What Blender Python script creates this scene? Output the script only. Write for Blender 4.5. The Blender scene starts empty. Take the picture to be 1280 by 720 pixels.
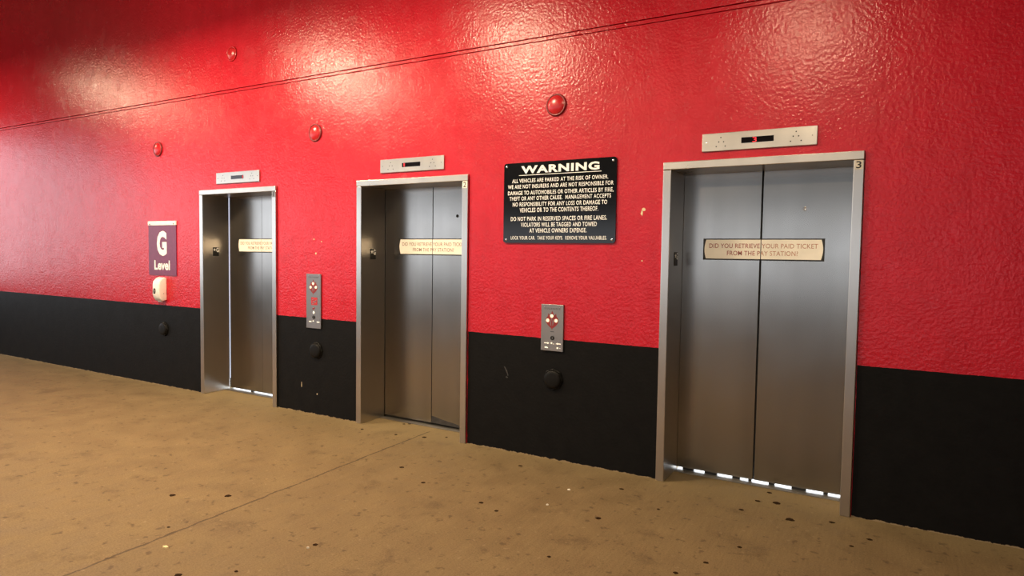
import bpy, bmesh, math, random
from mathutils import Vector, Matrix

random.seed(4)
scene = bpy.context.scene
COL = scene.collection

# ------------------------------------------------------------------ helpers
def tag(o, label=None, cat=None, group=None, kind=None):
    if label: o['label'] = label
    if cat: o['category'] = cat
    if group: o['group'] = group
    if kind: o['kind'] = kind
    return o

def empty(name, loc, label, cat, group=None):
    o = bpy.data.objects.new(name, None)
    o.location = loc
    o.empty_display_size = 0.1
    COL.objects.link(o)
    return tag(o, label, cat, group)

def link(name, bm, mats, parent=None, smooth=False, loc=None):
    me = bpy.data.meshes.new(name)
    bmesh.ops.recalc_face_normals(bm, faces=bm.faces[:])
    bm.to_mesh(me); bm.free()
    if not isinstance(mats, (list, tuple)): mats = [mats]
    for m in mats: me.materials.append(m)
    if smooth:
        for p in me.polygons: p.use_smooth = True
    o = bpy.data.objects.new(name, me)
    COL.objects.link(o)
    if parent: o.parent = parent
    if loc: o.location = loc
    return o

def box(bm, x0, x1, y0, y1, z0, z1, bev=0, mi=0, seg=2):
    r = bmesh.ops.create_cube(bm, size=1)
    vs = r['verts']
    for v in vs:
        v.co = Vector((x0 + (v.co.x + .5) * (x1 - x0), y0 + (v.co.y + .5) * (y1 - y0), z0 + (v.co.z + .5) * (z1 - z0)))
    fs = set(f for v in vs for f in v.link_faces)
    for f in fs: f.material_index = mi
    if bev:
        es = list(set(e for v in vs for e in v.link_edges))
        bmesh.ops.bevel(bm, geom=es, offset=bev, segments=seg, profile=.5, affect='EDGES')

def prism(bm, pts, y0, y1, mi=0):
    """polygon in XZ extruded from y0 (front, nearer camera) to y1"""
    a = [bm.verts.new((x, y0, z)) for x, z in pts]
    b = [bm.verts.new((x, y1, z)) for x, z in pts]
    n = len(pts)
    fs = [bm.faces.new(a), bm.faces.new(b[::-1])]
    for i in range(n):
        fs.append(bm.faces.new((a[i], b[i], b[(i + 1) % n], a[(i + 1) % n])))
    for f in fs: f.material_index = mi

def circ(cx, cz, rx, rz=None, n=24, a0=0):
    rz = rz or rx
    return [(cx + rx * math.cos(a0 + 2 * math.pi * i / n), cz + rz * math.sin(a0 + 2 * math.pi * i / n)) for i in range(n)]

def rrect(x0, x1, z0, z1, r, n=6):
    pts = []
    for cx, cz, a in ((x1 - r, z1 - r, 0), (x0 + r, z1 - r, 90), (x0 + r, z0 + r, 180), (x1 - r, z0 + r, 270)):
        for i in range(n + 1):
            t = math.radians(a + 90 * i / n)
            pts.append((cx + r * math.cos(t), cz + r * math.sin(t)))
    return pts

def lathe(bm, prof, n=32, mi=0, rf=lambda a: 1.0):
    """profile [(r, d)] turned about the Y axis, d = distance out of the wall (towards -Y)"""
    rings = []
    for r, d in prof:
        if r < 1e-6:
            rings.append([bm.verts.new((0, -d, 0))])
        else:
            rings.append([bm.verts.new((r * rf(2 * math.pi * i / n) * math.cos(2 * math.pi * i / n), -d, r * rf(2 * math.pi * i / n) * math.sin(2 * math.pi * i / n))) for i in range(n)])
    for A, B in zip(rings, rings[1:]):
        for i in range(n):
            j = (i + 1) % n
            if len(A) == 1: bm.faces.new((A[0], B[i], B[j])).material_index = mi
            elif len(B) == 1: bm.faces.new((A[i], A[j], B[0])).material_index = mi
            else: bm.faces.new((A[i], A[j], B[j], B[i])).material_index = mi

def text(bm, s, x0, x1, z0, z1, y, bold=0.0, mi=0, spacing=1.0):
    """lettering fitted to a box of the XZ plane"""
    cu = bpy.data.curves.new('lettering', 'FONT')
    cu.body = s; cu.size = 1; cu.offset = bold; cu.resolution_u = 3; cu.fill_mode = 'FRONT'
    cu.space_character = spacing
    ob = bpy.data.objects.new('lettering', cu)
    COL.objects.link(ob)
    dg = bpy.context.evaluated_depsgraph_get()
    me = bpy.data.meshes.new_from_object(ob.evaluated_get(dg))
    bpy.data.objects.remove(ob); bpy.data.curves.remove(cu)
    co = [v.co.copy() for v in me.vertices]
    ax0 = min(c.x for c in co); ax1 = max(c.x for c in co)
    # cap height box: commas and descenders hang below the baseline
    az0 = 0.0 - bold; az1 = max(c.y for c in co)
    vs = [bm.verts.new((x0 + (c.x - ax0) / (ax1 - ax0) * (x1 - x0), y, z0 + (c.y - az0) / (az1 - az0) * (z1 - z0))) for c in co]
    for p in me.polygons:
        try:
            f = bm.faces.new([vs[i] for i in p.vertices]); f.material_index = mi
        except ValueError:
            pass
    bpy.data.meshes.remove(me)

# ------------------------------------------------------------------ materials
def newmat(name):
    m = bpy.data.materials.new(name); m.use_nodes = True
    nt = m.node_tree
    return m, nt, nt.nodes['Principled BSDF']

def N(nt, t, **kw):
    n = nt.nodes.new(t)
    for k, v in kw.items():
        if k in n.inputs: n.inputs[k].default_value = v
        else: setattr(n, k, v)
    return n

def math_(nt, op, a, b=None, c=None, clamp=False):
    n = nt.nodes.new('ShaderNodeMath'); n.operation = op; n.use_clamp = clamp
    for i, v in enumerate((a, b, c)):
        if v is None: continue
        if isinstance(v, (int, float)): n.inputs[i].default_value = v
        else: nt.links.new(v, n.inputs[i])
    return n.outputs[0]

def mixc(nt, fac, a, b, blend='MIX'):
    n = nt.nodes.new('ShaderNodeMix'); n.data_type = 'RGBA'; n.blend_type = blend
    for i, v in ((0, fac), (6, a), (7, b)):
        if isinstance(v, (int, float)): n.inputs[i].default_value = v
        elif isinstance(v, tuple): n.inputs[i].default_value = (*v, 1) if len(v) == 3 else v
        else: nt.links.new(v, n.inputs[i])
    return n.outputs[2]

def noise(nt, vec, scale, detail=3, rough=.5, sc=None):
    if sc:
        mp = nt.nodes.new('ShaderNodeMapping'); mp.inputs['Scale'].default_value = sc
        nt.links.new(vec, mp.inputs['Vector']); vec = mp.outputs[0]
    n = N(nt, 'ShaderNodeTexNoise', Scale=scale, Detail=detail, Roughness=rough)
    nt.links.new(vec, n.inputs['Vector'])
    return n.outputs['Fac']

def ramp(nt, fac, stops):
    n = nt.nodes.new('ShaderNodeValToRGB')
    cr = n.color_ramp
    while len(cr.elements) < len(stops): cr.elements.new(.5)
    for e, (p, c) in zip(cr.elements, stops):
        e.position = p; e.color = (*c, 1) if isinstance(c, tuple) else (c, c, c, 1)
    nt.links.new(fac, n.inputs[0])
    return n.outputs[0]

def simple(name, col, rough=.5, metal=0, vary=.12, scale=30, emit=None, es=1, spec=.5):
    m, nt, b = newmat(name)
    tc = nt.nodes.new('ShaderNodeTexCoord')
    f = noise(nt, tc.outputs['Object'], scale, 3)
    lo = tuple(c * (1 - vary) for c in col); hi = tuple(min(1, c * (1 + vary)) for c in col)
    nt.links.new(ramp(nt, f, [(.3, lo), (.7, hi)]), b.inputs['Base Color'])
    b.inputs['Roughness'].default_value = rough
    b.inputs['Metallic'].default_value = metal
    b.inputs['Specular IOR Level'].default_value = spec
    if emit:
        b.inputs['Emission Color'].default_value = (*emit, 1)
        b.inputs['Emission Strength'].default_value = es
    return m

W = 1.210                       # outer width of an elevator frame
LX = (-2.279, 0.0, 2.816)       # left edge of each frame along the wall
JOINT = lambda x: 3.207 - .006 * x
PAINT = .926

def wall_mat():
    m, nt, b = newmat('red_and_black_wall_paint')
    tc = nt.nodes.new('ShaderNodeTexCoord'); v = tc.outputs['Object']
    sp = nt.nodes.new('ShaderNodeSeparateXYZ'); nt.links.new(v, sp.inputs[0])
    x, z = sp.outputs['X'], sp.outputs['Z']
    big = noise(nt, v, 1.3, 4, .6)
    streak = noise(nt, v, 1, 4, .6, (7, 1, .8))
    mid = noise(nt, v, 9, 5, .65)
    red = ramp(nt, big, [(.3, (.47, .0085, .021)), (.7, (.56, .013, .030))])
    red = mixc(nt, .35, red, ramp(nt, streak, [(.35, (.45, .007, .017)), (.65, (.59, .016, .034))]))
    red = mixc(nt, .25, red, ramp(nt, mid, [(.35, (.40, .007, .017)), (.65, (.61, .016, .034))]))
    blk = ramp(nt, mid, [(.3, (.0045, .0042, .004)), (.75, (.0075, .007, .0066))])
    # ragged lower edge where the floor grit shows
    edge = math_(nt, 'ADD', z, math_(nt, 'MULTIPLY', math_(nt, 'SUBTRACT', noise(nt, v, 14, 5, .7), .5), .05))
    grit = math_(nt, 'LESS_THAN', edge, .006)
    blk = mixc(nt, grit, blk, (.30, .22, .13))
    pe = math_(nt, 'ADD', z, math_(nt, 'MULTIPLY', math_(nt, 'SUBTRACT', noise(nt, v, 12, 3), .5), .008))
    isred = math_(nt, 'GREATER_THAN', pe, PAINT)
    # slivers of red left beside the right-hand jambs below the paint line
    for lx in LX[1:]:
        d = math_(nt, 'SUBTRACT', x, lx + W)
        wob = math_(nt, 'MULTIPLY', noise(nt, v, 1, 3, .5, (1, 1, 5)), .011)
        s = math_(nt, 'MULTIPLY', math_(nt, 'GREATER_THAN', d, -.01), math_(nt, 'LESS_THAN', d, wob))
        isred = math_(nt, 'MAXIMUM', isred, s)
    nt.links.new(mixc(nt, isred, blk, red), b.inputs['Base Color'])
    rr = ramp(nt, noise(nt, v, 5, 4), [(.3, .20), (.7, .30)])
    nt.links.new(math_(nt, 'ADD', rr, math_(nt, 'MULTIPLY', math_(nt, 'SUBTRACT', 1, isred), .27)), b.inputs['Roughness'])
    nt.links.new(math_(nt, 'ADD', .12, math_(nt, 'MULTIPLY', isred, .27)), b.inputs['Specular IOR Level'])
    # orange-peel texture
    h = math_(nt, 'ADD', math_(nt, 'MULTIPLY', noise(nt, v, 48, 3, .5), 1.0), math_(nt, 'MULTIPLY', noise(nt, v, 13, 3), .7))
    h = math_(nt, 'ADD', h, math_(nt, 'MULTIPLY', noise(nt, v, 2.0, 2), 1.0))
    bp = N(nt, 'ShaderNodeBump', Distance=.006)
    nt.links.new(h, bp.inputs['Height'])
    nt.links.new(math_(nt, 'ADD', .25, math_(nt, 'MULTIPLY', isred, .36)), bp.inputs['Strength'])
    nt.links.new(bp.outputs[0], b.inputs['Normal'])
    return m

def floor_mat():
    m, nt, b = newmat('worn_broomed_concrete')
    tc = nt.nodes.new('ShaderNodeTexCoord'); v = tc.outputs['Object']
    sp = nt.nodes.new('ShaderNodeSeparateXYZ'); nt.links.new(v, sp.inputs[0])
    x, y = sp.outputs['X'], sp.outputs['Y']
    big = noise(nt, v, .9, 5, .6)
    blot = noise(nt, v, 4.5, 5, .6)
    streak = noise(nt, v, 1, 5, .7, (70, 4, 1))
    fine = noise(nt, v, 120, 3, .6)
    c = ramp(nt, big, [(.3, (.285, .185, .090)), (.7, (.405, .275, .140))])
    c = mixc(nt, .5, c, ramp(nt, streak, [(.3, (.14, .09, .04)), (.7, (.56, .40, .21))]))
    c = mixc(nt, .45, c, ramp(nt, blot, [(.3, (.17, .11, .055)), (.7, (.50, .36, .19))]))
    c = mixc(nt, .4, c, ramp(nt, fine, [(.3, (.12, .075, .035)), (.7, (.58, .43, .24))]))
    # dark stains
    st = ramp(nt, noise(nt, v, 3.1, 6, .7), [(.56, 0.0), (.70, .5)])
    c = mixc(nt, st, c, (.13, .08, .045))
    sp2 = ramp(nt, noise(nt, v, 15, 3, .6), [(.61, 0.0), (.68, .6)])
    c = mixc(nt, sp2, c, (.10, .06, .035))
    lg = ramp(nt, noise(nt, v, 26, 3, .5), [(.66, 0.0), (.72, .5)])
    c = mixc(nt, lg, c, (.56, .43, .27))
    # pale dust along the foot of the wall
    dust = math_(nt, 'MULTIPLY', ramp(nt, math_(nt, 'ADD', y, math_(nt, 'MULTIPLY', blot, .5)), [(.0, 0.0), (.35, 1.0)]), .45)
    c = mixc(nt, dust, c, (.47, .36, .19))
    # saw-cut joint running out from the middle elevator
    jx = math_(nt, 'ADD', .744, math_(nt, 'MULTIPLY', y, -.038))
    jx = math_(nt, 'ADD', jx, math_(nt, 'MULTIPLY', math_(nt, 'SUBTRACT', noise(nt, v, 6, 5, .7), .5), .05))
    d = math_(nt, 'ABSOLUTE', math_(nt, 'SUBTRACT', x, jx))
    wj = math_(nt, 'MULTIPLY', noise(nt, v, 18, 3), .015)
    cut = math_(nt, 'MULTIPLY', math_(nt, 'LESS_THAN', d, wj), math_(nt, 'LESS_THAN', y, .12))
    c = mixc(nt, 1.0, c, (.53, .52, .47), 'MULTIPLY')
    c = mixc(nt, math_(nt, 'MULTIPLY', cut, .75), c, (.035, .022, .012))
    # faint change of tone across the joint
    side = math_(nt, 'MULTIPLY', math_(nt, 'GREATER_THAN', x, jx), .14)
    c = mixc(nt, side, c, (.13, .09, .05))
    nt.links.new(c, b.inputs['Base Color'])
    nt.links.new(ramp(nt, blot, [(.3, .62), (.7, .85)]), b.inputs['Roughness'])
    b.inputs['Specular IOR Level'].default_value = .3
    bp = N(nt, 'ShaderNodeBump', Strength=.25, Distance=.004)
    hh = math_(nt, 'ADD', streak, math_(nt, 'MULTIPLY', fine, .6))
    nt.links.new(math_(nt, 'SUBTRACT', hh, math_(nt, 'MULTIPLY', cut, 1.5)), bp.inputs['Height'])
    nt.links.new(bp.outputs[0], b.inputs['Normal'])
    return m

def steel_mat(name, col, r0, r1, horizontal=False):
    m, nt, b = newmat(name)
    tc = nt.nodes.new('ShaderNodeTexCoord'); v = tc.outputs['Object']
    sc = (1.0, 1.0, 110) if horizontal else (110, 110, .5)
    br = noise(nt, v, 1, 2, .5, sc)
    sm = noise(nt, v, 2.4, 5, .6)
    wide = noise(nt, v, 1, 3, .5, (5, 5, .35))
    lo = tuple(c * .965 for c in col)
    c = ramp(nt, br if horizontal else wide, [(.3, lo), (.7, col)])
    c = mixc(nt, .4, c, ramp(nt, wide, [(.35, tuple(k * .85 for k in col)), (.65, tuple(min(1, k * 1.1) for k in col))]))
    nt.links.new(c, b.inputs['Base Color'])
    b.inputs['Metallic'].default_value = 1
    nt.links.new(ramp(nt, math_(nt, 'ADD', math_(nt, 'MULTIPLY', sm, .95), math_(nt, 'MULTIPLY', br, .05)), [(.3, r0), (.7, r1)]), b.inputs['Roughness'])
    return m

WALL = wall_mat()
FLOOR = floor_mat()
STEEL = simple('brushed_steel_frame', (.56, .525, .485), .28, metal=1, vary=.05, scale=2.5)
REVEAL = STEEL
DOOR = steel_mat('brushed_steel_door', (.34, .325, .305), .20, .25)
PLATE = steel_mat('brushed_steel_plate', (.66, .61, .54), .25, .36, True)
PANEL = steel_mat('dull_steel_panel', (.33, .31, .30), .38, .5, True)
SILLM = steel_mat('sill_metal', (.30, .28, .25), .38, .55, True)
DARK = simple('dark_gap', (.008, .008, .008), .8)
BLACK = simple('black_plate_enamel', (.006, .0065, .008), .13, spec=.3)
FLATBLACK = simple('flat_black', (.012, .011, .010), .5)
CREAM = simple('cream_sticker', (.93, .88, .76), .45, vary=.06, scale=9)
WHITE = simple('white_lettering', (.96, .96, .94), .5, vary=.04)
PAPER = simple('white_strip', (.93, .90, .88), .5, vary=.05)
MAROON = simple('maroon_sign_face', (.16, .020, .075), .4)
REDTXT = simple('red_brown_lettering', (.36, .075, .055), .6, scale=120, vary=.4)
PALETXT = simple('faded_red_lettering', (.52, .27, .17), .6, scale=120, vary=.3)
BROWNTXT = simple('brown_lettering', (.30, .17, .115), .6, scale=120, vary=.4)
REDCAP = simple('glossy_red_cap', (.50, .014, .020), .26, vary=.15)
RIMCAP = simple('dark_red_rim', (.20, .012, .014), .35)
BLKCAP = simple('black_painted_cap', (.006, .0055, .005), .5, spec=.15)
PLASTIC = simple('ivory_plastic', (.93, .88, .82), .32, vary=.03)
LENS = simple('dark_window', (.025, .023, .022), .12)
DECAL = simple('dark_red_decal', (.24, .018, .02), .45)
STICK = simple('red_sticker', (.48, .02, .025), .45, vary=.35, scale=160)
GLOW = simple('lit_cream_disc', (.9, .7, .5), .4, emit=(1, .72, .45), es=1.0)
GLOWW = simple('lit_white_mark', (.9, .85, .75), .4, emit=(1, .85, .65), es=.5)
LED = simple('red_led_digit', (.5, .01, .01), .4, emit=(1, .03, .05), es=1.1)
LEDDIM = simple('red_led_glow', (.3, .005, .008), .4, emit=(1, .03, .06), es=.45)
DISP = simple('display_window', (.006, .005, .006), .12)
DAY = simple('daylight_glow', (.8, .85, .9), .6, emit=(.82, .90, 1), es=8)
DAYDIM = simple('daylight_glow_dim', (.5, .55, .6), .6, emit=(.72, .82, 1), es=.7)
CHROME = simple('chrome_escutcheon', (.85, .84, .82), .12, metal=1, vary=.03)
CHIPM = simple('bare_plaster_chip', (.80, .66, .42), .7)
GUM = simple('dark_gum', (.022, .011, .005), .9, vary=.4, scale=90, spec=.05)
SCRAP = simple('cream_scrap', (.80, .64, .34), .6)
CRUMB = simple('white_crumb', (.85, .80, .70), .6)
CONC = simple('grey_concrete', (.16, .145, .125), .85, scale=3, vary=.2)

# ------------------------------------------------------------------ the setting
XL, XR, TOP, TH = -11.0, 7.5, 5.25, .30
G = .002
def shear(bm, base):
    for v in bm.verts:
        if v.co.z > 2.9 and v.co.z < 5: v.co.z += JOINT(v.co.x) - JOINT(0)

bm = bmesh.new()
zt = JOINT(0) - .038
cuts = [XL] + [c for lx in LX for c in (lx - G, lx + W + G)] + [XR]
for i in range(0, len(cuts) - 1):
    z0 = 0 if i % 2 == 0 else 2.2 + G
    box(bm, cuts[i], cuts[i + 1], 0, TH, z0, zt)
shear(bm, 0)
wall = tag(link('wall_back', bm, WALL), kind='structure')
bm = bmesh.new()
box(bm, XL, XR, -.001, TH, JOINT(0), TOP)
shear(bm, 0)
tag(link('wall_upper', bm, WALL), kind='structure')
bm = bmesh.new()
box(bm, XL, XR, -.002, TH, JOINT(0) - .033, JOINT(0) - .007, .003)
shear(bm, 0)
tag(link('trim_1', bm, WALL), kind='structure')

bm = bmesh.new(); box(bm, XL, XR, -19, .62, -.2, 0)
floor = tag(link('floor', bm, FLOOR), kind='structure')
bm = bmesh.new(); box(bm, XL, XR, -19, .62, TOP, TOP + .3)
tag(link('ceiling', bm, CONC), kind='structure')
bm = bmesh.new(); box(bm, XL, XR, .55, .62, 0, TOP)
tag(link('shaft_light_block', bm, DARK), kind='structure')  # unseen, added to stop sky light leaking through the door gaps
bm = bmesh.new(); box(bm, XR, XR + .2, -19, .62, -.2, TOP + .3)
tag(link('wall_right', bm, CONC), kind='structure')
bm = bmesh.new(); box(bm, XL - .1, XL, TH - .05, .62, 0, TOP)
tag(link('shaft_end_light_block', bm, CONC), kind='structure')  # unseen block closing the shaft end against stray sky light
bm = bmesh.new(); box(bm, XL - .2, XL, -19, .0, -.2, .95); box(bm, XL - .2, XL, -19, 0, 3.7, TOP)
tag(link('wall_left_light_block', bm, CONC), kind='structure')  # unseen; parapet and beam added to cut daylight washing the left
bm = bmesh.new(); box(bm, XL, XR, -19.2, -19, -.2, .95); box(bm, XL, XR, -19.4, -19, 2.9, TOP)
tag(link('wall_front_light_block', bm, CONC), kind='structure')  # unseen; beam added so the doors reflect only a low bright band

def blob(bm, cx, cz, r, seed, n=11, sx=1.0, sz=1.0):
    rnd = random.Random(seed)
    return [(cx + sx * r * (.7 + .5 * rnd.random()) * math.cos(2 * math.pi * i / n), cz + sz * r * (.7 + .5 * rnd.random()) * math.sin(2 * math.pi * i / n)) for i in range(n)]

# chips and a scrape in the paint
for k, (x, z, r, sx, sz) in enumerate([(2.678, 1.886, .013, 1, 1), (2.666, 1.860, .012, .7, 1.5), (2.675, 1.528, .005, 1, 1), (-.559, 1.677, .008, 1.4, .7), (-.459, 1.655, .006, 1, 1), (-.533, 1.541, .009, .8, 1.2), (-.52, .20, .006, 1, 1), (-.73, .27, .006, .6, 5)]):
    bm = bmesh.new(); prism(bm, blob(bm, x, z, r, k, 9, sx, sz), -.0015, .001)
    tag(link('paint_chip', bm, CHIPM, wall), 'pale chip in the paint')
bm = bmesh.new()
prism(bm, [(1.560, .675), (1.572, .668), (1.590, .640), (1.602, .605), (1.598, .602), (1.584, .632), (1.568, .660)], -.0012, .001)
prism(bm, [(1.575, .592), (1.588, .596), (1.600, .588), (1.588, .584)], -.0012, .001)
tag(link('scrape', bm, simple('grey_scrape', (.05, .047, .045), .6), wall), 'grey scrape in the black paint')

# gum and oil spots on the concrete
spots = [(.30, -1.97, .028), (.60, -1.79, .03), (1.30, -2.57, .026), (1.5, -2.4, .014), (1.16, -.76, .024), (.81, -.05, .026), (.39, .19, .02), (.43, .22, .022), (.2, -.15, .02),
         (2.74, -.85, .025), (2.68, -.31, .02), (1.87, -.26, .022), (3.5, -.04, .022), (3.61, -.01, .034), (3.54, .16, .022), (3.72, -.25, .034), (3.44, -.25, .02), (3.54, -.8, .018),
         (3.33, -1.27, .018), (3.94, -.16, .022), (4.14, -.31, .02), (4.06, -.46, .016), (2.72, -1.45, .014), (2.17, -1.08, .02), (1.49, -.93, .022), (2.02, -1.02, .02), (.74, -2.27, .014), (1.6, -1.99, .02), (3.0, -.52, .014), (3.43, -1.08, .018), (.56, -.12, .02), (.97, .05, .016)]
for k, (x, y, r) in enumerate(spots):
    rnd = random.Random(100 + k); n = 12; bm = bmesh.new()
    pts = [(.8 * r * (.75 + .4 * rnd.random()) * math.cos(2 * math.pi * i / n), .7 * r * (.75 + .4 * rnd.random()) * math.sin(2 * math.pi * i / n)) for i in range(n)]
    a = [bm.verts.new((x + p * 1.0, y + q, 0)) for p, q in pts]
    b = [bm.verts.new((x + p * .8, y + q * .8, .0018)) for p, q in pts]
    bm.faces.new(b)
    for i in range(n): bm.faces.new((a[i], a[(i + 1) % n], b[(i + 1) % n], b[i]))
    tag(link('gum_spot', bm, GUM, floor), 'dark spot trodden into the concrete')

# ------------------------------------------------------------------ elevators
JW, HB, HT, DY = .057, 2.148, 2.2, .305   # jamb face, opening height, frame top, door plane
def sticker(parent_pair, seam, sx, txt_l, txt_r):
    """notice plate split by the meeting line of the two doors: text sizes in metres from the frame edge"""
    for side in (0, 1):
        bm = bmesh.new()
        y = DY - .003
        x0, x1 = sx, sx + .784
        box(bm, x0, x1, y, DY, 1.542, 1.692, mi=0)
        # cream face, ends bowed outwards
        pts = []
        for i in range(9):
            t = i / 8; pts.append((x0 + .020 - .011 * math.sin(math.pi * t), 1.684 - t * .1325))
        for i in range(9):
            t = i / 8; pts.append((x1 - .020 + .011 * math.sin(math.pi * t), 1.5515 + t * .1325))
        prism(bm, pts, y - .0008, y, mi=1)
        text(bm, 'DID YOU RETRIEVE YOUR PAID TICKET', x0 + .043, x0 + .744, 1.626, 1.657, y - .0016, .006, 2, 1.05)
        text(bm, 'FROM THE PAY STATION?', x0 + .166, x0 + .624, 1.576, 1.607, y - .0016, .006, 2, 1.05)
        gap = .0025
        bmesh.ops.bisect_plane(bm, geom=bm.verts[:] + bm.edges[:] + bm.faces[:], plane_co=(seam + (gap if side else -gap), 0, 0), plane_no=(1 if not side else -1, 0, 0), clear_outer=True)
        me_o = link('notice_sticker', bm, [FLATBLACK, CREAM, txt_r if side else txt_l], parent_pair[side])
        tag(me_o, 'half of the cream notice sticker, black edged')

def elevator(i, seam, gap, label, number, shoes, lit, sx, txt_l, txt_r, edge_gap=0.0):
    t = empty('elevator_doorway', (LX[i], 0, 0), label, 'elevator', 'elevator doorways')
    for x0, x1 in ((0, JW), (W - JW, W)):
        bm = bmesh.new(); box(bm, x0, x1, -.02, TH, 0, HB - .001, .004)
        link('jamb', bm, STEEL, t)
    bm = bmesh.new(); box(bm, 0, W, -.022, TH, HB, HT, .004)
    link('header', bm, PLATE, t)
    bm = bmesh.new(); box(bm, JW + .001, W - JW - .001, .235, .40, .0005, .006, .001); 
    for k in range(3): box(bm, JW + .002, W - JW - .002, .25 + k * .014, .255 + k * .014, .006, .0075)
    link('sill', bm, SILLM, t)
    panels = []
    for side in (0, 1):
        bm = bmesh.new()
        xa = JW - .03 + (edge_gap + .03 if edge_gap else 0) if side == 0 else seam + gap
        xb = seam - gap if side == 0 else W - JW + .03
        box(bm, xa, xb, DY, DY + .032, .020, 2.19, .002)
        p = link('door_panel', bm, DOOR, t); panels.append(p)
        for a, b in shoes:
            if (a + b) / 2 < seam and side == 0 or (a + b) / 2 > seam and side == 1:
                bm = bmesh.new(); box(bm, a, b, DY + .001, DY + .03, .007, .021, .001)
                link('guide_shoe', bm, FLATBLACK, p)
        # dark rubber edge on the meeting side
        bm = bmesh.new()
        e = xb if side == 0 else xa
        s = -1 if side == 0 else 1
        box(bm, min(e, e - s * gap * .8), max(e, e - s * gap * .8), DY + .008, DY + .03, .021, 2.189)
        link('meeting_edge', bm, DARK, p)
    sticker(panels, seam, sx, txt_l, txt_r)
    # release hole high on the right-hand door
    hx = seam + .268
    bm = bmesh.new(); lathe(bm, [(0, .001), (.0095, .001), (.0095, .004), (.013, .003), (.014, 0)], 20)
    o = link('release_hole', bm, CHROME if i == 2 else FLATBLACK, panels[1], True)
    o.location = (hx, DY, 1.889)
    # plate with a star and the letter G on the left reveal
    bm = bmesh.new(); box(bm, JW, JW + .0025, .100, .172, 1.497, 1.592, .0008)
    tb = bmesh.new()
    text(tb, 'G', .139, .1705, 1.540, 1.588, 0, .03)
    star = [(.119 + .018 * (1 if k % 2 == 0 else .42) * math.sin(math.pi * k / 5), 1.565 + .020 * (1 if k % 2 == 0 else .42) * math.cos(math.pi * k / 5)) for k in range(10)]
    tb.faces.new([tb.verts.new((p, 0, q)) for p, q in star])
    box(bm, JW + .002, JW + .003, .1005, .1715, 1.4975, 1.5915)
    pl = link('braille_plate', bm, FLATBLACK, t)
    for v in tb.verts: v.co = Vector((JW + .0034, v.co.x, v.co.z))
    link('raised_character', tb, WHITE, pl)
    # number plate at the head of the right jamb
    bm = bmesh.new(); box(bm, W - .052, W - .006, -.0225, -.0195, 2.090, 2.145, .0008)
    npl = link('number_plate', bm, PANEL if i == 0 else CREAM if i == 1 else simple('pale_steel_plate', (.62, .56, .46), .4), t)
    bm = bmesh.new(); text(bm, number, W - .043 + (.008 if number == '1' else 0), W - .015 - (.008 if number == '1' else 0), 2.097, 2.139, -.0231, .015)
    link('numeral', bm, FLATBLACK, npl)
    if lit:
        bm = bmesh.new(); box(bm, .01, W - .01, .385, .395, .0065, .11)  # emissive panel stands in for daylight in the shaft
        tag(link('gap_glow_panel', bm, DAY, t), 'glowing panel standing in for daylight under the doors')
    if edge_gap:
        bm = bmesh.new(); box(bm, -.10, .25, .352, .360, .11, 2.15)  # dimmer emissive panel stands in for light through the door edge
        tag(link('edge_glow_panel', bm, DAYDIM, t), 'glowing panel standing in for light along the left door edge')
    return t

elevator(0, .600, .0008, 'leftmost of three steel elevator doorways, one beside the purple level sign', '1',
         [(.405, .432)], True, .213, BROWNTXT, BROWNTXT, edge_gap=.009)
elevator(1, .613, .0030, 'middle steel elevator doorway, numbered 2, left of the black warning sign', '2',
         [], False, .224, BROWNTXT, BROWNTXT)
t3 = elevator(2, .593, .0055, 'largest steel elevator doorway, numbered 3, right of the warning sign', '3',
         [(.100, .178), (.258, .345), (.452, .502), (.560, .580), (.694, .732), (.840, .930), (1.035, 1.062)], True, .204, REDTXT, PALETXT)

# scuff at the foot of the middle elevator's right door
bm = bmesh.new()
prism(bm, [(.617, .022), (.617, .085), (.66, .080), (.80, .055), (.86, .050), (.95, .035), (1.02, .030), (1.14, .011)], DY - .0006, DY)
for o in COL.objects:
    if o.name.startswith('elevator_doorway') and abs(o.location.x) < .01:
        dp = [c for c in o.children if c.name.startswith('door_panel')][1]
tag(link('scuff_mark', bm, simple('dark_scuff', (.035, .030, .026), .5, vary=.5, scale=25), dp), 'dark scuff at the foot of the door')

# ------------------------------------------------------------------ floor indicators above the doors
dots = [(.376, 2.340), (.363, 2.312), (.394, 2.311), (.348, 2.283), (.405, 2.283), (.830, 2.342), (.814, 2.314), (.845, 2.314), (.799, 2.284), (.860, 2.285)]
dots = [(x - .603, z - 2.312) for x, z in dots]
def indicator(cx, w, label, lit):
    t = empty('floor_indicator', (cx, 0, 2.312), label, 'elevator indicator', 'floor indicators above the doors')
    bm = bmesh.new(); box(bm, -w / 2, w / 2, -.012, .0, -.058, .058, .0025)
    link('face_plate', bm, PLATE, t)
    bm = bmesh.new(); box(bm, -.098, .098, -.0135, -.0118, -.018, .018)
    d = link('display', bm, DISP, t)
    bm = bmesh.new()
    if lit == '3': text(bm, '3', -.030, -.004, -.0155, .0155, -.0142, .0)
    elif lit == 'left': prism(bm, rrect(-.082, -.066, -.015, .015, .004), -.0142, -.0134)
    else: prism(bm, rrect(.083, .095, -.015, .015, .004), -.0142, -.0134)
    link('digit', bm, LED if lit == '3' else LEDDIM, d)
    for x, z in dots:
        bm = bmesh.new(); prism(bm, circ(x, z, .0042, n=12), -.0128, -.0118)
        link('sound_hole', bm, FLATBLACK, t)
    for sx in (-1, 1):
        bm = bmesh.new(); lathe(bm, [(0, .003), (.003, .0025), (.004, 0)], 12)
        s = link('screw', bm, CHROME, t, True); s.location = (sx * (w / 2 - .028), -.012, 0)
indicator(LX[0] + .621, .680, 'small steel floor indicator above the leftmost elevator', 'right')
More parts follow.
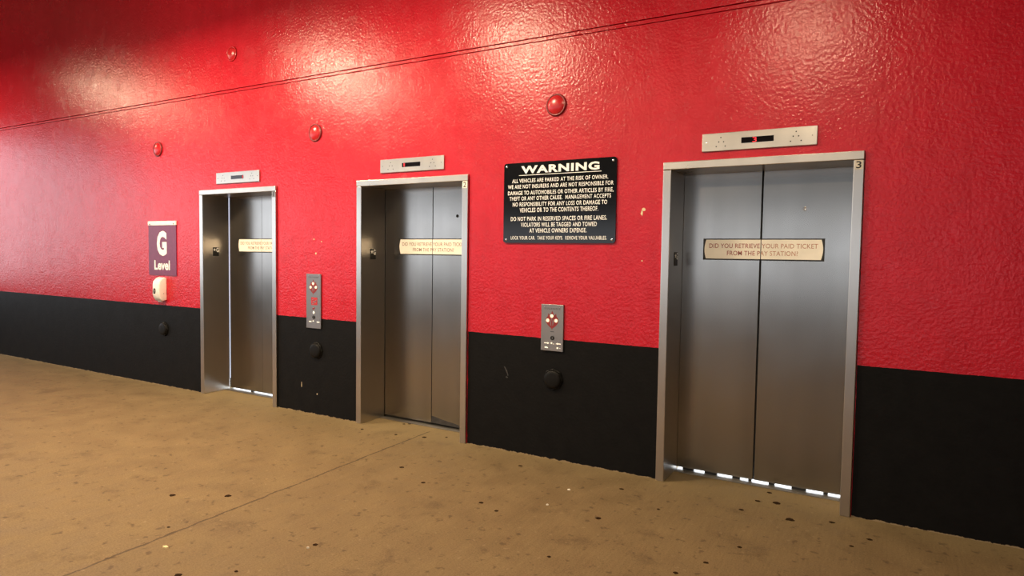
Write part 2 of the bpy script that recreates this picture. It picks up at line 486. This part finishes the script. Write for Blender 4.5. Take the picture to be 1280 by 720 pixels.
indicator(LX[1] + .618, .690, 'steel floor indicator above elevator 2, red light at display left', 'left')
indicator(LX[2] + .6035, .695, 'steel floor indicator showing a red 3 above elevator 3', '3')

# ------------------------------------------------------------------ call panels
FLAME = [(0, .072), (.010, .050), (.016, .034), (.022, .040), (.033, .052), (.036, .030), (.046, .020), (.053, -.002), (.048, -.022), (.034, -.040), (.016, -.054), (.004, -.062), (0, -.076),
         (-.004, -.062), (-.016, -.054), (-.034, -.040), (-.048, -.022), (-.053, -.002), (-.046, .020), (-.036, .030), (-.033, .052), (-.022, .040), (-.016, .034), (-.010, .050)]
def arrow(x0, x1, z, h, d):
    pts = [(0, .38), (.6, .38), (.6, 1), (1, 0), (.6, -1), (.6, -.38), (0, -.38)]
    return [((x0 + (x1 - x0) * p) if d > 0 else (x1 - (x1 - x0) * p), z + h * q) for p, q in pts]

FINE = simple('grey_print', (.06, .06, .065), .6)
def call_panel(cx, z0, z1, w, label, dz, tall):
    t = empty('call_panel', (cx, 0, z0), label, 'elevator call panel', 'elevator call panels')
    h = z1 - z0; Y = -.014
    bm = bmesh.new(); box(bm, -w / 2, w / 2, Y, 0, 0, h, .002); link('face_plate', bm, PANEL, t)
    # the decal of flames with three lit discs
    bm = bmesh.new(); prism(bm, [(x, dz + z) for x, z in FLAME], Y - .0006, Y + .0002)
    dc = link('flame_decal', bm, DECAL, t)
    bm = bmesh.new()
    for p in ([(-.004, .020), (.002, .018), (-.010, -.012), (-.006, -.046), (-.012, -.040), (-.019, -.016)], [(.006, .012), (.014, -.010), (.008, -.036), (.004, -.044), (.004, -.018)]):
        prism(bm, [(x, dz + z) for x, z in p], Y - .0011, Y - .0004)
    link('flame_outline', bm, PANEL, dc)
    for x, z in ((-.003, .032), (-.037, -.003), (.033, -.002)):
        bm = bmesh.new(); lathe(bm, [(0, .003), (.011, .003), (.0135, .0015), (.0135, 0)], 20)
        o = link('lit_disc', bm, GLOW, t); o.location = (x, Y, dz + z)
    # fine print rows
    bm = bmesh.new()
    rnd = random.Random(7)
    for zz in (h - .030, h - .037):
        x = -.066
        while x < .066:
            l = .006 + rnd.random() * .012; prism(bm, [(x, zz), (x + l, zz), (x + l, zz + .0035), (x, zz + .0035)], Y - .0005, Y + .0002); x += l + .004
    if not tall:
        link('fine_print', bm, FINE, t); bm = bmesh.new()
        prism(bm, [(-.014, dz - .089), (.016, dz - .089), (.016, dz - .083), (-.014, dz - .083)], Y - .0005, Y + .0002)
    link('fine_print', bm, FINE, t)
    for sx in (-1, 1):
        bm = bmesh.new(); lathe(bm, [(0, .002), (.003, .002), (.004, 0)], 12)
        o = link('screw', bm, CHROME, t, True); o.location = (sx * w * .35, Y, h - .018)
    # round key switch
    bz = (.937 if tall else .934) - z0
    bm = bmesh.new(); lathe(bm, [(0, .002), (.007, .002), (.0075, .006), (.014, .006), (.0165, .003), (.0165, 0)], 24)
    o = link('key_switch', bm, FLATBLACK, t); o.location = (.004, Y, bz)
    bm = bmesh.new(); prism(bm, rrect(-.003, .003, -.006, .006, .002), -.0025, -.0015)
    k = link('keyhole', bm, PANEL, o)
    az = .893 - z0
    if not tall:
        for x0, x1, d in ((-.064, -.020, 1), (.034, .076, -1)):
            bm = bmesh.new(); prism(bm, arrow(x0, x1, az, .0085, d), Y - .0008, Y); link('arrow_mark', bm, GLOWW, t)
        bm = bmesh.new()
        prism(bm, rrect(-.009, .004, az - .004, az + .008, .002), Y - .0008, Y)
        link('white_mark', bm, GLOWW, t); bm = bmesh.new()
        prism(bm, rrect(.010, .018, az - .005, az - .001, .001), Y - .0008, Y)
        for x, z, a, b in ((-.050, .860, .010, .005), (-.037, .858, .006, .004), (.048, .861, .007, .006), (.070, .860, .003, .003)):
            link('white_mark', bm, GLOWW, t); bm = bmesh.new()
            prism(bm, rrect(x - a, x + a, z - z0 - b, z - z0 + b, .002), Y - .0008, Y)
        link('white_mark', bm, GLOWW, t)
    else:
        for x0, x1 in ((-.060, -.028), (.044, .080)):
            bm = bmesh.new(); prism(bm, rrect(x0, x1, az - .004, az + .005, .002), Y - .0008, Y); link('dash_mark', bm, GLOWW, t)
        bm = bmesh.new(); prism(bm, circ(-.003, az + .006, .008, .006), Y - .0008, Y); link('white_mark', bm, GLOWW, t)
        # extra sticker and lamp
        bm = bmesh.new(); prism(bm, rrect(-.030, .052, 1.053 - z0, 1.126 - z0, .004), Y - .0008, Y)
        st = link('square_sticker', bm, STICK, t)
        bm = bmesh.new()
        for pts in ([(-.018, 1.106), (.008, 1.112), (.006, 1.104), (-.016, 1.099)], [(-.012, 1.088), (.036, 1.092), (.036, 1.085), (-.012, 1.080)], [(-.016, 1.068), (.010, 1.076), (.012, 1.069), (-.010, 1.060)], [(.022, 1.075), (.034, 1.108), (.040, 1.104), (.029, 1.072)]):
            prism(bm, [(x, z - z0) for x, z in pts], Y - .0014, Y - .0006)
        link('sticker_print', bm, PANEL, st)
        bm = bmesh.new(); prism(bm, [(-.014, 1.012 - z0), (.004, 1.008 - z0), (.022, 1.026 - z0), (.014, 1.032 - z0), (.002, 1.022 - z0), (-.010, 1.030 - z0)], Y - .001, Y); link('dark_mark', bm, DECAL, t)
        bm = bmesh.new(); lathe(bm, [(0, .003), (.011, .003), (.013, .001), (.013, 0)], 20)
        o = link('lit_button', bm, GLOWW, t); o.location = (.004, Y, .982 - z0)
    return t
call_panel(-.5525, .831, 1.348, .193, 'taller steel call panel with red square sticker, between elevators 1 and 2', 1.224 - .831, True)
call_panel(1.987, .835, 1.187, .187, 'shorter steel call panel with white arrows, under the warning sign', 1.068 - .835, False)

# ------------------------------------------------------------------ warning sign
t = empty('warning_sign', (1.545, 0, 1.650), 'black parking warning sign with white lettering, on the red wall', 'sign')
Y = -.012
bm = bmesh.new(); prism(bm, rrect(0, .932, 0, .613, .022), Y, -.002); link('sign_plate', bm, BLACK, t)
LINES = [('WARNING', 1.698, 2.345, 2.179, 2.2375, .042), ('ALL VEHICLES ARE PARKED AT THE RISK OF OWNER.', 1.619, 2.415, 2.111, 2.140, .011), ('WE ARE NOT INSURERS AND ARE NOT RESPONSIBLE FOR', 1.582, 2.455, 2.066, 2.0955, .011),
         ('DAMAGE TO AUTOMOBILES OR OTHER ARTICLES BY FIRE,', 1.583, 2.456, 2.018, 2.048, .011), ('THEFT OR ANY OTHER CAUSE.  MANAGEMENT ACCEPTS', 1.598, 2.438, 1.975, 2.005, .011), ('NO RESPONSIBILITY FOR ANY LOSS OR DAMAGE TO', 1.627, 2.410, 1.930, 1.961, .011),
         ('VEHICLES OR TO THE CONTENTS THEREOF.', 1.690, 2.342, 1.884, 1.917, .011), ('DO NOT PARK IN RESERVED SPACES OR FIRE LANES.', 1.612, 2.410, 1.8185, 1.850, .011), ('VIOLATORS WILL BE TAGGED AND TOWED', 1.702, 2.333, 1.773, 1.805, .011),
         ('AT VEHICLE OWNERS EXPENSE.', 1.778, 2.254, 1.7285, 1.760, .011), ('LOCK YOUR CAR.  TAKE YOUR KEYS.  REMOVE YOUR VALUABLES.', 1.614, 2.413, 1.6755, 1.702, .011)]
bm = bmesh.new()
for k, (s, x0, x1, z0, z1, b) in enumerate(LINES):
    if k in (1, 7, 10):
        link('lettering', bm, WHITE, t); bm = bmesh.new()
    text(bm, s, x0 - 1.545, x1 - 1.545, z0 - 1.65, z1 - 1.65, Y - .0008, b, 0, 1.10 if b < .04 else 1.12)
link('lettering', bm, WHITE, t)
bm = bmesh.new(); box(bm, 1.679 - 1.545, 2.361 - 1.545, Y - .0008, Y, .5145, .5185)
link('underline', bm, WHITE, t)
for x in (.026, .906):
    for z in (.026, .588):
        bm = bmesh.new(); lathe(bm, [(0, .003), (.006, .0025), (.009, 0)], 16)
        o = link('screw', bm, CHROME, t, True); o.location = (x, Y, z)

# ------------------------------------------------------------------ level sign
t = empty('level_sign', (-3.241, 0, 1.267), 'purple level G sign with a white top strip, above the white dispenser', 'sign')
bm = bmesh.new(); box(bm, 0, .526, -.008, 0, 0, .566, .001); link('sign_face', bm, MAROON, t)
bm = bmesh.new(); box(bm, -.004, .530, -.014, 0, .566, .613, .002); st = link('top_strip', bm, PAPER, t)
for x in (.035, .490):
    bm = bmesh.new(); lathe(bm, [(0, .003), (.007, .002), (.008, 0)], 14); o = link('screw', bm, FLATBLACK, st, True); o.location = (x, -.014, .580)
bm = bmesh.new()
text(bm, 'G', -3.079 + 3.241, -2.891 + 3.241, 1.491 - 1.267, 1.770 - 1.267, -.0088, .05)
link('lettering', bm, WHITE, t); bm = bmesh.new()
text(bm, 'Level', -3.132 + 3.241, -2.836 + 3.241, 1.328 - 1.267, 1.437 - 1.267, -.0088, .03)
link('lettering', bm, WHITE, t)

# ------------------------------------------------------------------ dispenser
t = empty('soap_dispenser', (-2.975, 0, .977), 'white plastic dispenser with a dark oval window, under the purple sign', 'dispenser')
prof = [(0, .012), (0, .260), (-.030, .268), (-.058, .254), (-.084, .226), (-.092, .190), (-.094, .075), (-.078, .030), (-.060, .002), (-.045, .000)]
bm = bmesh.new()
L_ = [bm.verts.new((-.062, y, z)) for y, z in prof]; R_ = [bm.verts.new((.066, y, z)) for y, z in prof]
bm.faces.new(L_); bm.faces.new(R_[::-1])
for i in range(len(prof)):
    j = (i + 1) % len(prof); bm.faces.new((L_[i], R_[i], R_[j], L_[j]))
bmesh.ops.bevel(bm, geom=[e for e in bm.edges if abs(e.verts[0].co.x - e.verts[1].co.x) < 1e-6], offset=.010, segments=3, profile=.5, affect='EDGES')
link('housing', bm, PLASTIC, t, True)
bm = bmesh.new(); lathe(bm, [(0, .003), (.020, .003), (.024, .001), (.026, -.003)], 24); 
for v in bm.verts: v.co.z *= 1.35
o = link('window', bm, LENS, t); o.location = (-.022, -.094, .112)
bm = bmesh.new(); lathe(bm, [(0, .001), (.012, .001), (.013, 0)], 20)
for v in bm.verts: v.co.z *= 1.5
w2 = link('window_centre', bm, simple('grey_lens', (.25, .24, .23), .2), o); w2.location = (0, -.0028, 0)
bm = bmesh.new(); box(bm, -.030, .034, -.052, -.030, -.012, .004, .003); link('nozzle', bm, PLASTIC, t)
bm = bmesh.new(); lathe(bm, [(0, .001), (.004, .001), (.0045, 0)], 12)
o = link('lock_hole', bm, simple('grey_hole', (.3, .27, .24), .5), t); o.rotation_euler = (0, 0, math.pi / 2); o.location = (.066, -.040, .085)

# ------------------------------------------------------------------ round caps on the wall
RP = [(0, .030), (.020, .029), (.040, .0255), (.056, .020), (.066, .014), (.070, .011)]
def cap(x, z, label, red=True, s=1.0):
    t = empty('wall_cap', (x, 0, z), label, 'wall cap', 'red domed caps' if red else 'black caps below the controls')
    if red:
        bm = bmesh.new(); lathe(bm, [(r * s, d) for r, d in RP], 36); link('dome', bm, REDCAP, t, True)
        bm = bmesh.new(); lathe(bm, [(.069 * s, .013), (.074 * s, .016), (.080 * s, .014), (.083 * s, .008), (.083 * s, -.001)], 36); link('rim', bm, RIMCAP if s > .95 else REDCAP, t, True)
    else:
        bm = bmesh.new(); lathe(bm, [(0, .030), (.045, .030), (.062, .027), (.070, .020), (.071, .012)], 30); link('dome', bm, BLKCAP, t, True)
        bm = bmesh.new(); lathe(bm, [(.070, .012), (.078, .014), (.083, .010), (.084, -.001)], 8 if s > 1 else 10); link('rim', bm, BLKCAP, t)
    return t
cap(1.985, 2.674, 'glossy red domed cap on the wall above the warning sign')
cap(-.535, 2.673, 'red domed cap on the wall between elevators 1 and 2')
cap(-3.040, 2.693, 'red domed cap at the far left, above the purple level sign')
cap(-1.735, 3.570, 'red domed cap above the wall joint, highest of the caps', s=.92)
cap(2.000, .618, 'black painted cap below the call panel with arrows', False, 1.2)
cap(-.528, .618, 'black painted cap below the tall call panel', False)
cap(-2.970, .655, 'black painted cap below the white dispenser', False)

# ------------------------------------------------------------------ litter
def scrap(name, x, y, pts, m, label, h=.006):
    bm = bmesh.new()
    a = [bm.verts.new((px, py, 0)) for px, py in pts]; b = [bm.verts.new((px * .9, py * .9, h * (1 + .6 * math.sin(3 * i)))) for i, (px, py) in enumerate(pts)]
    bm.faces.new(a[::-1]); bm.faces.new(b)
    for i in range(len(pts)): bm.faces.new((a[i], a[(i + 1) % len(pts)], b[(i + 1) % len(pts)], b[i]))
    o = link(name, bm, m, None, loc=(x, y, .0005)); tag(o, label, 'litter')
scrap('dry_leaf', .97, -2.43, [(-.022, -.004), (-.008, .011), (.010, .010), (.022, .002), (.012, -.006), (-.006, -.010)], SCRAP, 'small cream leaf scrap on the floor beside the floor joint')
scrap('paper_scrap', 2.39, -.52, [(-.010, -.004), (-.002, .008), (.009, .006), (.011, -.004), (.0, -.008)], CRUMB, 'white paper bit on the floor, nearer the wall between elevators 2 and 3')
scrap('paper_scrap', 2.39, -.83, [(-.008, -.005), (-.004, .006), (.008, .004), (.007, -.006)], CRUMB, 'white paper bit on the open floor, farther out from the wall')
scrap('paper_scrap', 1.60, -2.04, [(-.008, -.004), (-.003, .006), (.008, .003), (.004, -.006)], CRUMB, 'tiny white paper bit on the floor right of the joint')

# ------------------------------------------------------------------ light
def lamp(x, y, z, power, col=(1, .78, .52), size=.45):
    l = bpy.data.lights.new('ceiling_lamp', 'AREA'); l.shape = 'DISK'; l.size = size; l.energy = power; l.color = col
    o = bpy.data.objects.new('ceiling_lamp', l); o.location = (x, y, z); COL.objects.link(o)
    return o
def fill_point(x, y, z, power):  # weak point fill added at each lamp to lift upper wall and ceiling
    l = bpy.data.lights.new('lamp_fill', 'POINT'); l.shadow_soft_size = .18; l.energy = power; l.color = (1, .78, .52)
    o = bpy.data.objects.new('lamp_fill', l); o.location = (x, y, z - .05); COL.objects.link(o)
for x, z, p in ((-7.2, 4.2, 130), (-2.2, 3.95, 235), (.55, 3.90, 185), (3.45, 3.62, 60)):
    lamp(x, -2.0, z, p * .8); fill_point(x, -2.0, z, p * .22)
for x, p in ((-2.2, 100), (.55, 90), (3.45, 40)): lamp(x, -7, 4.2, p)

# the open sides of the garage, where the daylight enters
def portal(loc, rot, sx, sy):
    l = bpy.data.lights.new('open_side', 'AREA'); l.shape = 'RECTANGLE'; l.size = sx; l.size_y = sy; l.cycles.is_portal = True
    o = bpy.data.objects.new('open_side', l); o.location = loc; o.rotation_euler = rot; COL.objects.link(o)
portal(((XL + XR) / 2, -19.1, 1.925), (math.pi / 2, 0, 0), XR - XL, 1.95)
portal((XL - .1, -9.5, 2.325), (math.pi / 2, 0, -math.pi / 2), 19, 2.75)

w = bpy.data.worlds.new('daylight'); scene.world = w; w.use_nodes = True
nt = w.node_tree; bg = nt.nodes['Background']
tc = nt.nodes.new('ShaderNodeTexCoord'); sp = nt.nodes.new('ShaderNodeSeparateXYZ')
nt.links.new(tc.outputs['Generated'], sp.inputs[0])
nt.links.new(ramp(nt, math_(nt, 'ADD', math_(nt, 'MULTIPLY', sp.outputs['Z'], .5), .5), [(.40, (.22, .20, .17)), (.50, (.88, .93, 1.0)), (.75, (.70, .82, 1.0))]), bg.inputs[0])
bg.inputs[1].default_value = 2.8

# ------------------------------------------------------------------ camera
F_PX, C = 818.80, Vector((4.21323, -4.415297, 1.557447))
pitch, yaw, roll = -.050757, -.530406, .014477
f = Vector((math.sin(yaw) * math.cos(pitch), math.cos(yaw) * math.cos(pitch), math.sin(pitch)))
r = Vector((math.cos(yaw), -math.sin(yaw), 0)); u = r.cross(f)
r2 = r * math.cos(roll) + u * math.sin(roll); u2 = -r * math.sin(roll) + u * math.cos(roll)
cam = bpy.data.cameras.new('camera'); co = bpy.data.objects.new('camera', cam); COL.objects.link(co)
M = Matrix((r2, u2, -f)).transposed().to_4x4(); M.translation = C
co.matrix_world = M
cam.sensor_width = 36; cam.lens = 36 * F_PX / 1280; cam.clip_start = .05
scene.camera = co
scene.view_settings.view_transform = 'Standard'
scene.view_settings.look = 'None'
scene.view_settings.exposure = 0
